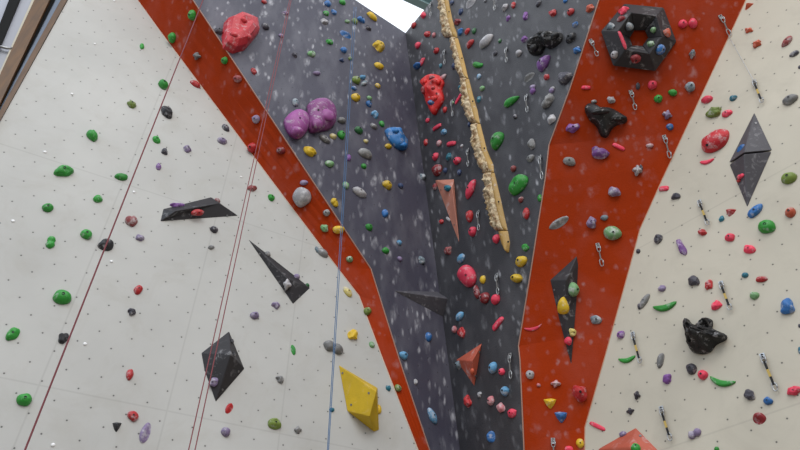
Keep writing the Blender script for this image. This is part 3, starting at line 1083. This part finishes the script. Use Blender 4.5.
segs = [(-14, 37.5), (38, 78.5), (79, 123.5), (124, 172.5), (173, 230.5), (231, 252.5)]
twords = ['topmost cream tufa piece reaching the roof edge above the others', 'second cream tufa piece from the top, beside a large light grey oval hold', 'third cream tufa piece from the top, beside a long pink bar',
          'fourth cream tufa piece from the top, beside two big green holds', 'fifth cream tufa piece, longest and knobbly, second from the bottom', 'lowest cream tufa piece, a smooth pointed tip over a pink hold']
for si, (y0, y1) in enumerate(segs):
    n = max(10, int((y1-y0)/.8)); org = GR.hit((tl(y0)[0]+tl(y0)[1])/2, (y0+y1)/2)
    root = empty('tufa_hold', Matrix.Translation(org)); tag(root, twords[si], 'climbing hold', 'tufa pieces bolted in a run')
    for part, lo, hi in (('smooth_flank', .64, 1.0), ('drip_crust', 0.0, .78)):
        if si == 5:
            if part == 'drip_crust': continue
            lo, hi = 0, 1
        bm = bmesh.new(); rows = []
        K = 8 if part == 'smooth_flank' else 12
        for i in range(n+1):
            y = y0 + (y1-y0)*i/n; xl, xr = tl(min(max(y, y0+.01), y1-.01)); endf = max(.25, (1-abs(2*i/n-1)**10)**.5)
            row = []
            for k in range(K+1):
                w = lo + (hi-lo)*k/K; q = GR.hit(xl+(xr-xl)*w, y)
                e = math.sin(PI*min(1, max(0, w)))
                z = .058*(e**.6)*endf
                if part == 'drip_crust':
                    nn = noise.noise(q*9)+.6*noise.noise(q*23)
                    z = z*.9 + .035*endf + .05*(max(-.35, min(.6, nn))+.2)*(1 if k not in (0,) else 0)
                    q = q - RIGHT*(.03*max(0, noise.noise(Vector((y*.35, si*3, 0))+Vector((0, 0, k*.05)))*2)*(1-k/K))
                    if k == K: z = .085*endf*.75
                if k == 0 and lo == 0 or (k == K and hi == 1): z = 0
                row.append(bm.verts.new(q + GR.n*z - org))
            rows.append(row)
        for i in range(n):
            for k in range(K): bm.faces.new((rows[i][k], rows[i][k+1], rows[i+1][k+1], rows[i+1][k]))
        # close ends and back
        for r_, fl in ((rows[0], 0), (rows[-1], 1)):
            vs = list(r_); a, b = vs[0].co, vs[-1].co
            fa = bm.verts.new(vs[-1].co - GR.n*max(0, (vs[-1].co+org-GR.p).dot(GR.n))); fb = bm.verts.new(vs[0].co - GR.n*max(0, (vs[0].co+org-GR.p).dot(GR.n)))
            try: bm.faces.new(vs+[fa, fb])
            except ValueError: pass
        bmesh.ops.recalc_face_normals(bm, faces=bm.faces[:])
        if sum(f.normal.dot(GR.n)*f.calc_area() for f in bm.faces) < 0:
            for f in bm.faces: f.normal_flip()
        pp = link(part, bm, M_TUFA if part == 'smooth_flank' else M_DRIP, root, None, True)
        pp['label'] = 'smooth ochre side of the tufa piece' if part == 'smooth_flank' else 'knobbly cream dripstone edge of the tufa piece'
    for fy in (.5,):
        y = y0+(y1-y0)*fy; xl, xr = tl(y); p = GR.hit(xl+(xr-xl)*.8, y, .05)
        bt = bpy.data.objects.new('bolt', BOLT); COL.objects.link(bt); bt.parent = root; bt.matrix_parent_inverse = Matrix()
        bt.matrix_local = frame(p-org, GR.n, RIGHT) @ Matrix.Diagonal((.013, .013, .013, 1))

# ------------------------------------------------------------------ quickdraws
def ringpath(cx, L, W, n=18):                         # D-shaped loop in local x (across) / y (down)
    return [Vector((cx[0]+W*math.copysign(abs(math.cos(t))**.8, math.cos(t)), cx[1]+L*math.copysign(abs(math.sin(t))**.8, math.sin(t)), cx[2])) for t in [2*PI*k/n for k in range(n)]]
def quickdraw(x0, y0, x1, y1, style, label):
    a = cast(x0, y0); 
    if a is None: return
    pl = Plane(a[0], a[1]); A = a[0]; B = pl.hit(x1, y1); d = B-A; L = d.length
    mw = frame(A, a[1], a[1].cross(-d)*-1)
    mw = frame(A, a[1], (-d).cross(a[1])) # local y runs up along the draw
    t = empty('quickdraw', mw); inv = mw.inverted()
    tag(t, label, 'quickdraw', 'quickdraws hanging from the climbing walls')
    sg = 1 if (inv.to_3x3() @ d).y > 0 else -1
    def Yp(f): return sg*L*f
    # hanger: bent plate with a bolt
    bm = bmesh.new(); w = .022
    pr = [(-.02, .012), (0.02, .012), (.045, .03), (.045, .036), (.016, .018), (-.02, .018)]
    fr = [[bm.verts.new((s*w, sg*y, z)) for y, z in pr] for s in (-1, 1)]
    for i in range(6):
        j = (i+1) % 6; bm.faces.new((fr[0][i], fr[0][j], fr[1][j], fr[1][i]))
    bm.faces.new(fr[0]); bm.faces.new(fr[1][::-1]); bmesh.ops.recalc_face_normals(bm, faces=bm.faces[:])
    hg = link('hanger', bm, M_STEEL, t)
    bt = bpy.data.objects.new('bolt', BOLT); COL.objects.link(bt); bt.parent = hg; bt.matrix_parent_inverse = Matrix()
    bt.matrix_local = Matrix.Translation((0, 0, .02)) @ Matrix.Diagonal((.012, .012, .012, 1))
    cl = .32 if style == 'metal' else .22
    for c0 in (cl/2+.03, 1-cl/2):
        bm = bmesh.new(); tube(bm, ringpath((0, Yp(c0), .035), L*cl/2, .019), .0052, 6, True)
        cb = link('carabiner', bm, M_STEEL, t, None, True)
        bm = bmesh.new(); tube(bm, [Vector((.019, Yp(c0)-L*cl*.25, .036)), Vector((.022, Yp(c0)+L*cl*.28, .036))], .007, 6)
        link('gate', bm, M_STEEL, cb, None, True)
    f0, f1 = cl+.01, 1-cl+.02
    def webbing(nm, f0, f1, mat, parent, w=.0095, z=.035):
        bm = bmesh.new(); vs = []
        for f in (f0, f1):
            for (sx, sz) in ((-1, -1), (1, -1), (1, 1), (-1, 1)): vs.append(bm.verts.new((sx*w, Yp(f), z+sz*.005)))
        for q in ((0, 1, 2, 3), (7, 6, 5, 4), (0, 4, 5, 1), (1, 5, 6, 2), (2, 6, 7, 3), (3, 7, 4, 0)): bm.faces.new([vs[i] for i in q])
        bmesh.ops.recalc_face_normals(bm, faces=bm.faces[:])
        return link(nm, bm, mat, parent)
    if style == 'metal': webbing('sling', f0-.03, f1+.03, M_GREYWEB, t, .007)
    else:
        s = webbing('sling', f0-.04, f1+.04, M_BLACKWEB, t); s['label'] = 'black webbing sling'
        webbing('bar_tack', .42, .62, M_YELLOWWEB, s, .0101, .0356)
W_, G_, O_ = 'quickdraw white wall', 'tufa grey wall', 'wide orange panel'
for q in [
 (754.5, 82, 763.5, 104, 'web', 'black and tan quickdraw just above the top of the charcoal diamond volume'),
 (700, 202, 709.5, 226, 'web', 'black and tan quickdraw between a small charcoal hold and a small red one'),
 (721.6, 283.5, 732, 311, 'web', 'black and tan quickdraw between a hot pink hold and a pale green heart-shaped hold'),
 (763, 356, 778, 392, 'web', 'black and tan quickdraw ending above a small blue hold, longest on the quickdraw white wall'),
 (662, 408.5, 672.5, 441.5, 'web', 'black and tan quickdraw beside the broad salmon-orange volume'),
 (633.5, 334, 642, 364, 'web', 'black and tan quickdraw hanging just past the wide orange panel, over a curved green hold'),
 (720, 17, 729, 37, 'metal', 'steel quickdraw at the upper edge of the wide orange panel, holding a thin cord'),
 (590.5, 41, 597, 57, 'metal', 'steel quickdraw just beside the black hexagonal ring volume'),
 (630.5, 92, 635, 110.5, 'metal', 'steel quickdraw above the winged black hold on the wide orange panel'),
 (664, 137, 669.5, 159, 'metal', 'steel quickdraw close to the white wall edge, below a small blue hold on orange'),
 (597.5, 245, 602, 267, 'metal', 'steel quickdraw below the pale green round hold on the wide orange panel'),
 (553, 440, 554.5, 462, 'metal', 'steel quickdraw lowest on the wide orange panel'),
 (495, -4, 496, 11, 'metal', 'steel quickdraw highest on the tufa grey wall beside a light grey hold'),
 (506.8, 49, 508, 63, 'metal', 'steel quickdraw beside the black cloud-shaped hold'),
 (527, 96, 529, 113, 'metal', 'steel quickdraw beside the large pointed green leaf-shaped hold'),
 (540.6, 157, 544, 180, 'metal', 'steel quickdraw against the orange edge beside a big green scooped hold'),
 (431, 4, 432, 17, 'metal', 'steel quickdraw at the roof edge beside the topmost tufa piece'),
 (445, 51, 446, 65, 'metal', 'steel quickdraw just above the scarlet craggy hold'),
 (452.5, 101, 454, 117, 'metal', 'steel quickdraw beneath a long pink bar beside the scarlet craggy hold'),
 (468.6, 150, 469.8, 167, 'metal', 'steel quickdraw just above the big hot pink spindle hold'),
 (479, 212, 480.5, 231, 'metal', 'steel quickdraw beside the fifth tufa piece and two red holds'),
 (497.5, 275, 500, 295, 'metal', 'steel quickdraw hanging over a hot pink hold below the tufa tip'),
 (511, 355, 512.8, 379, 'metal', 'steel quickdraw lowest on the tufa grey wall, beside the orange edge'),
]: quickdraw(*q)

# ------------------------------------------------------------------ ropes and a thin cord
def rope_mat(name, c1, c2):
    m, nt, b = new_mat(name, .8); k = NT(nt); tc = k.n('ShaderNodeTexCoord')
    w = k.n('ShaderNodeTexWave'); w.bands_direction = 'DIAGONAL'; w.inputs['Scale'].default_value = 40; k.l(tc.outputs['Object'], w.inputs['Vector'])
    k.l(k.mix(w.outputs['Fac'], s2l(c1), s2l(c2)), b.inputs['Base Color']); return m
R_RED, R_RED2, R_BLUE = rope_mat('wine_rope_sheath', (104, 40, 48), (138, 76, 82)), rope_mat('rose_rope_sheath', (122, 52, 58), (146, 82, 88)), rope_mat('blue_rope_sheath', (58, 96, 138), (80, 118, 158))
def strand(bm, px0, py0, px1, py1, Y, r, org, zend=0.02, ext=-60):
    a, b = at_depth(px0, py0, Y), at_depth(px1, py1, Y)
    if ext is not None: a = at_depth(px0+(px0-px1)*(-ext)/(py1-py0), py0+ext, Y)
    b = to_z(a, b, zend)
    n = 24; pts = [a.lerp(b, i/n) - org for i in range(n+1)]
    tube(bm, pts, r, 8)
o_ = at_depth(25, 450, 4.4); bm = bmesh.new(); strand(bm, 203, 0, 25, 450, 4.4, .0075, o_)
tag(link('climbing_rope', bm, R_RED, None, Matrix.Translation(o_), True), 'single dark red climbing rope slanting across the window-side white wall', 'rope')
o_ = at_depth(190, 450, 4.6); t = empty('climbing_rope', Matrix.Translation(o_)); tag(t, 'doubled thin red rope, two strands side by side, crossing the black kite-shaped volume', 'rope')
for q in ((289.6, 0, 188.6, 450), (291.2, 0, 195, 450)):
    bm = bmesh.new(); strand(bm, *q, 4.6, .0048, o_); link('strand', bm, R_RED2, t, None, True)
top = cast(355.3, 4); Yb = top[0].y - .12
o_ = at_depth(328, 450, Yb); t = empty('climbing_rope', Matrix.Translation(o_)); tag(t, 'doubled blue climbing rope hanging from a steel anchor at the roof edge', 'rope')
for q in ((354.2, 7, 327.4, 450), (356.2, 7, 328.6, 450)):
    bm = bmesh.new(); strand(bm, *q, Yb, .0041, o_, ext=None); link('strand', bm, R_BLUE, t, None, True)
quickdraw(355.2, -4, 356, 9, 'metal', 'steel top anchor at the roof edge holding the blue rope')
bm = bmesh.new(); a, b = RW.hit(728.5, 36, .04), RW.hit(755, 83, .05)
tube(bm, [Vector()+(a-b)*(1-i/8)-Vector((0, 0, .02*math.sin(PI*i/8))) for i in range(9)], .0035, 6)
tag(link('thin_cord', bm, M_STEEL, None, Matrix.Translation(b), True), 'thin grey cord running between two quickdraws on the upper white wall', 'cord')
# bright bolt heads left in the white panels
HEADS = bpy.data.meshes.new('bolt_head'); b_ = bmesh.new(); bmesh.ops.create_uvsphere(b_, u_segments=10, v_segments=6, radius=.018); bmesh.ops.scale(b_, vec=(1, 1, .5), verts=b_.verts[:]); b_.to_mesh(HEADS); b_.free()
HEADS.materials.append(plain('zinc', (238, 238, 238), .35, .1))
for x, y in ((95, 44), (72, 94), (45, 152), (134, 192), (13, 221), (111.5, 261.5), (85, 344), (53, 445), (241, 177), (114.5, 1)):
    c = cast(x, y); o = bpy.data.objects.new('bolt_head', HEADS); COL.objects.link(o); o.matrix_world = frame(c[0]+c[1]*.003, c[1], RIGHT)
    tag(o, 'tiny bright bolt head in an empty hole of the window-side white wall', 'bolt', 'bright bolt heads')

# ------------------------------------------------------------------ roof light over the corner
M_TEAL = plain('teal_painted_steel', (120, 146, 150), .5); M_WHITE = plain('white_painted_steel', (225, 230, 232), .5)
def beam(name, x0, y0, x1, y1, wpx, dist, mat, label):
    a, b = CAM+ray(x0, y0)*dist, CAM+ray(x1, y1)*dist
    b.z = a.z; d = (b-a).normalized(); s = d.cross(Vector((0, 0, 1))).normalized()*(wpx*dist/F_PX/2); u = Vector((0, 0, .22))
    a = a-d*2; b = b+d*2; o = (a+b)/2; root = empty(name, Matrix.Translation(o)); tag(root, label, 'beam')
    def box(nm, w, z0, z1):
        bm = bmesh.new(); v = [bm.verts.new(p-o+s*q*w+u*zz) for p in (a, b) for q, zz in ((-1, z0), (1, z0), (1, z1), (-1, z1))]
        for f in ((0, 1, 2, 3), (7, 6, 5, 4), (0, 4, 5, 1), (1, 5, 6, 2), (2, 6, 7, 3), (3, 7, 4, 0)): bm.faces.new([v[i] for i in f])
        bmesh.ops.recalc_face_normals(bm, faces=bm.faces[:]); link(nm, bm, mat, root)
    box('flange', 1, 0, .15); box('web', .25, .15, 1.6); box('flange', 1, 1.6, 1.75)
beam('roof_beam', 411, 0, 426, 11, 7.5, 17, M_TEAL, 'teal steel roof beam crossing the bright gap above the corner')
beam('roof_beam', 425, 0, 436, 8, 6, 17.3, M_TEAL, 'second teal roof beam, mostly hidden behind the tufa grey wall')

# ------------------------------------------------------------------ labels of the holds
LM = [  # landmarks: x, y, phrase
 (242, 31, 'crimson boulder hold'), (297, 123, 'lower violet hold'), (322, 115, 'upper violet hold'), (432, 93, 'scarlet craggy hold'), (397, 138, 'bright blue lumpy hold'),
 (544, 42, 'black cloud-shaped hold'), (606, 118, 'winged black hold'), (704, 335, 'black horned hold'), (714, 140, 'big ruby oval hold'), (466, 275, 'big hot pink oval hold'),
 (198, 210, 'long black wedge volume'), (283, 275, 'slim black triangular volume'), (222, 366, 'black kite-shaped volume'), (361, 400, 'yellow block volume'), (428, 301, 'dark shelf volume'),
 (449, 205, 'salmon spike volume'), (472, 363, 'small salmon pyramid volume'), (566, 305, 'black dagger volume'), (750, 158, 'charcoal diamond volume'), (638, 37, 'hexagonal ring volume'),
 (634, 442, 'broad salmon volume'), (301, 196, 'big light grey oval hold'), (334, 346, 'grey two-lobed hold'), (508, 245, 'tip of the tufa'), (470, 215, 'pink spindle hold'),
]
PANEL = {'wall_left': 'window-side white wall', 'wall_right': 'quickdraw white wall', 'wall_back_left': 'blue-rope grey wall', 'wall_back_right': 'tufa grey wall',
         'wall_center_left': 'narrow orange band', 'wall_center_right': 'wide orange panel'}
VN = {'wedge_volume': 'long black wedge volume', 'block_volume': None, 'shelf_volume': 'dark shelf volume', 'dagger_volume': 'black dagger volume', 'ring_volume': 'hexagonal ring volume'}
def panel(tg):
    if '|' not in tg: return PANEL[tg]
    nm, lb = tg.split('|')
    if VN.get(nm): return VN[nm]
    for key, w in (('yellow', 'yellow block volume'), ('broad salmon', 'broad salmon volume'), ('slim black', 'slim black triangular volume'), ('kite', 'black kite-shaped volume'),
                   ('crimson', 'crimson boulder hold'), ('scarlet', 'scarlet craggy hold'), ('bright blue lumpy', 'bright blue lumpy hold'), ('two-lobed hold nearer', 'upper violet hold'), ('spike', 'salmon spike volume'), ('small salmon', 'small salmon pyramid volume'), ('upper half', 'charcoal diamond volume'), ('lower half', 'charcoal diamond volume')):
        if key in lb: return w
    print('PANEL?', tg); return nm
ORD = 'first second third fourth fifth sixth seventh eighth ninth tenth eleventh twelfth thirteenth fourteenth fifteenth sixteenth seventeenth eighteenth nineteenth twentieth'.split()
SPECIAL = {(301, 196): 'big light grey oval hold with pale chalk on the narrow orange band', (334, 346): 'big grey two-lobed hold behind the blue rope on the window-side white wall'}
def rel(dx, dy):                                      # where (dx,dy) lies seen from the other thing
    if abs(dx) > 1.1*abs(dy): return 'beside'
    return 'above' if dy < 0 else 'below'
for h in HOLDS:
    h['p'] = panel(h['tag']); h['fam'] = PAL[h['col']][1]; h['cw'] = PAL[h['col']][0]
    h['size'] = 'tiny' if h['s'] < 5.6 else 'small' if h['s'] < 9.5 else 'medium' if h['s'] < 14 else 'large'
    h['look'] = f"{h['size']} {h['cw']} {WORD[h['sh']]} hold"
FW = {'dark': 'dark', 'grey': 'grey', 'green': 'green', 'red': 'red or pink', 'purple': 'purple', 'blue': 'blue', 'yellow': 'yellow'}
used = set(); tiers = {}
def words(s): return len(s.replace(',', ' ').split())
for h in HOLDS:
    mates = [k for k in HOLDS if k['p'] == h['p']]; lab = None; tr = ''
    for (x, y), s in SPECIAL.items():
        if abs(h['x']-x) < 3 and abs(h['y']-y) < 3: lab, tr = s, 'S'
    if not lab and sum(k['fam'] == h['fam'] for k in mates) == 1:
        lab, tr = f"{h['look']}, only {FW[h['fam']]} one on the {h['p']}", '1'
    if not lab and sum(k['look'] == h['look'] for k in mates) == 1 and h['size'] in ('large', 'medium') and sum(k['cw'] == h['cw'] and abs(k['s']-h['s']) < 2.5 for k in mates) == 1:
        lab, tr = f"{h['look']} on the {h['p']}", '1b'
    if not lab:                                       # nearest of its colour family to a landmark, on one side of it
        for x, y, ph in sorted(LM, key=lambda q: (q[0]-h['x'])**2+(q[1]-h['y'])**2)[:4]:
            d = math.hypot(x-h['x'], y-h['y'])
            if d > 62 or d < 4 or ph == h['p']: continue
            r = rel(h['x']-x, h['y']-y)
            oth = [math.hypot(x-k['x'], y-k['y']) for k in HOLDS if k is not h and k['fam'] == h['fam'] and rel(k['x']-x, k['y']-y) == r]
            if not oth or min(oth) > d*1.3:
                c = f"{h['look']} nearest {r} the {ph}"
                if words(c)+words(h['p'])+2 <= 16: c += f" on the {h['p']}"
                lab, tr = c, '2'; break
    if not lab:                                       # beside one neighbour of another colour, a pairing met once on the panel
        for k in sorted(mates, key=lambda k: (k['x']-h['x'])**2+(k['y']-h['y'])**2)[1:6]:
            d = math.hypot(k['x']-h['x'], k['y']-h['y'])
            if k['fam'] == h['fam'] or d > 26: continue
            r = rel(h['x']-k['x'], h['y']-k['y'])
            bad = any(a is not h and a['fam'] == h['fam'] and any(b['fam'] == k['fam'] and math.hypot(a['x']-b['x'], a['y']-b['y']) < max(34, d*1.4) and rel(a['x']-b['x'], a['y']-b['y']) == r for b in mates) for a in mates)
            if not bad:
                c = f"{h['look']} just {r} a {k['cw']} {WORD[k['sh']]} one on the {h['p']}"
                if words(c) > 16: c = f"{h['look']} just {r} a {k['cw']} one on the {h['p']}"
                lab, tr = c, '3'; break
    if not lab:                                       # rank by height among its own colour on the panel
        same = sorted([k for k in mates if k['cw'] == h['cw']], key=lambda k: k['y']); i = same.index(h)
        if len(same) == 1: c = f"{h['look']}, the only {h['cw']} one on the {h['p']}"
        elif i <= len(same)/2: c = f"{h['look']}, {'' if i == 0 else ORD[i]+' '}highest {h['cw']} one on the {h['p']}"
        else:
            j = len(same)-1-i; c = f"{h['look']}, {'' if j == 0 else ORD[j]+' '}lowest {h['cw']} one on the {h['p']}"
        lab, tr = c, '4'
    if lab in used:
        lab += ' again'; print('DUP', lab)
    used.add(lab); tiers[tr] = tiers.get(tr, 0)+1
    if words(lab) > 16: print('LONG', words(lab), lab)
    tag(h['o'], lab, 'climbing hold', f"climbing holds on the {h['p']}")
print('holds', len(HOLDS), tiers)

# ------------------------------------------------------------------ light: overcast daylight through the roof and the glazing
w = bpy.data.worlds.new('world'); SC.world = w; w.use_nodes = True; k = NT(w.node_tree); bg = w.node_tree.nodes['Background']
tc = k.n('ShaderNodeTexCoord'); sp = k.n('ShaderNodeSeparateXYZ'); k.l(tc.outputs['Generated'], sp.inputs[0])
f = k.ramp(sp.outputs[2], -.1, .72)
k.l(k.mix(f, (.36, .33, .29), (1.25, 1.33, 1.45)), bg.inputs['Color']); bg.inputs['Strength'].default_value = 1.0
def area(name, loc, target, size, power, col):
    l = bpy.data.lights.new(name, 'AREA'); l.shape = 'RECTANGLE'; l.size, l.size_y = size; l.energy = power; l.color = col
    o = bpy.data.objects.new(name, l); COL.objects.link(o); o.location = loc
    o.rotation_euler = (Vector(target)-Vector(loc)).to_track_quat('-Z', 'Y').to_euler(); return o
area('window_daylight', (-10, -3, 12), (1.0, 7, 8), (8, 6), 300, (.52, .76, 1.0))
area('roof_daylight', (1.6, -8.0, 15), (0, 7, 8.2), (14, 5), 1230, (1.0, .99, .965))
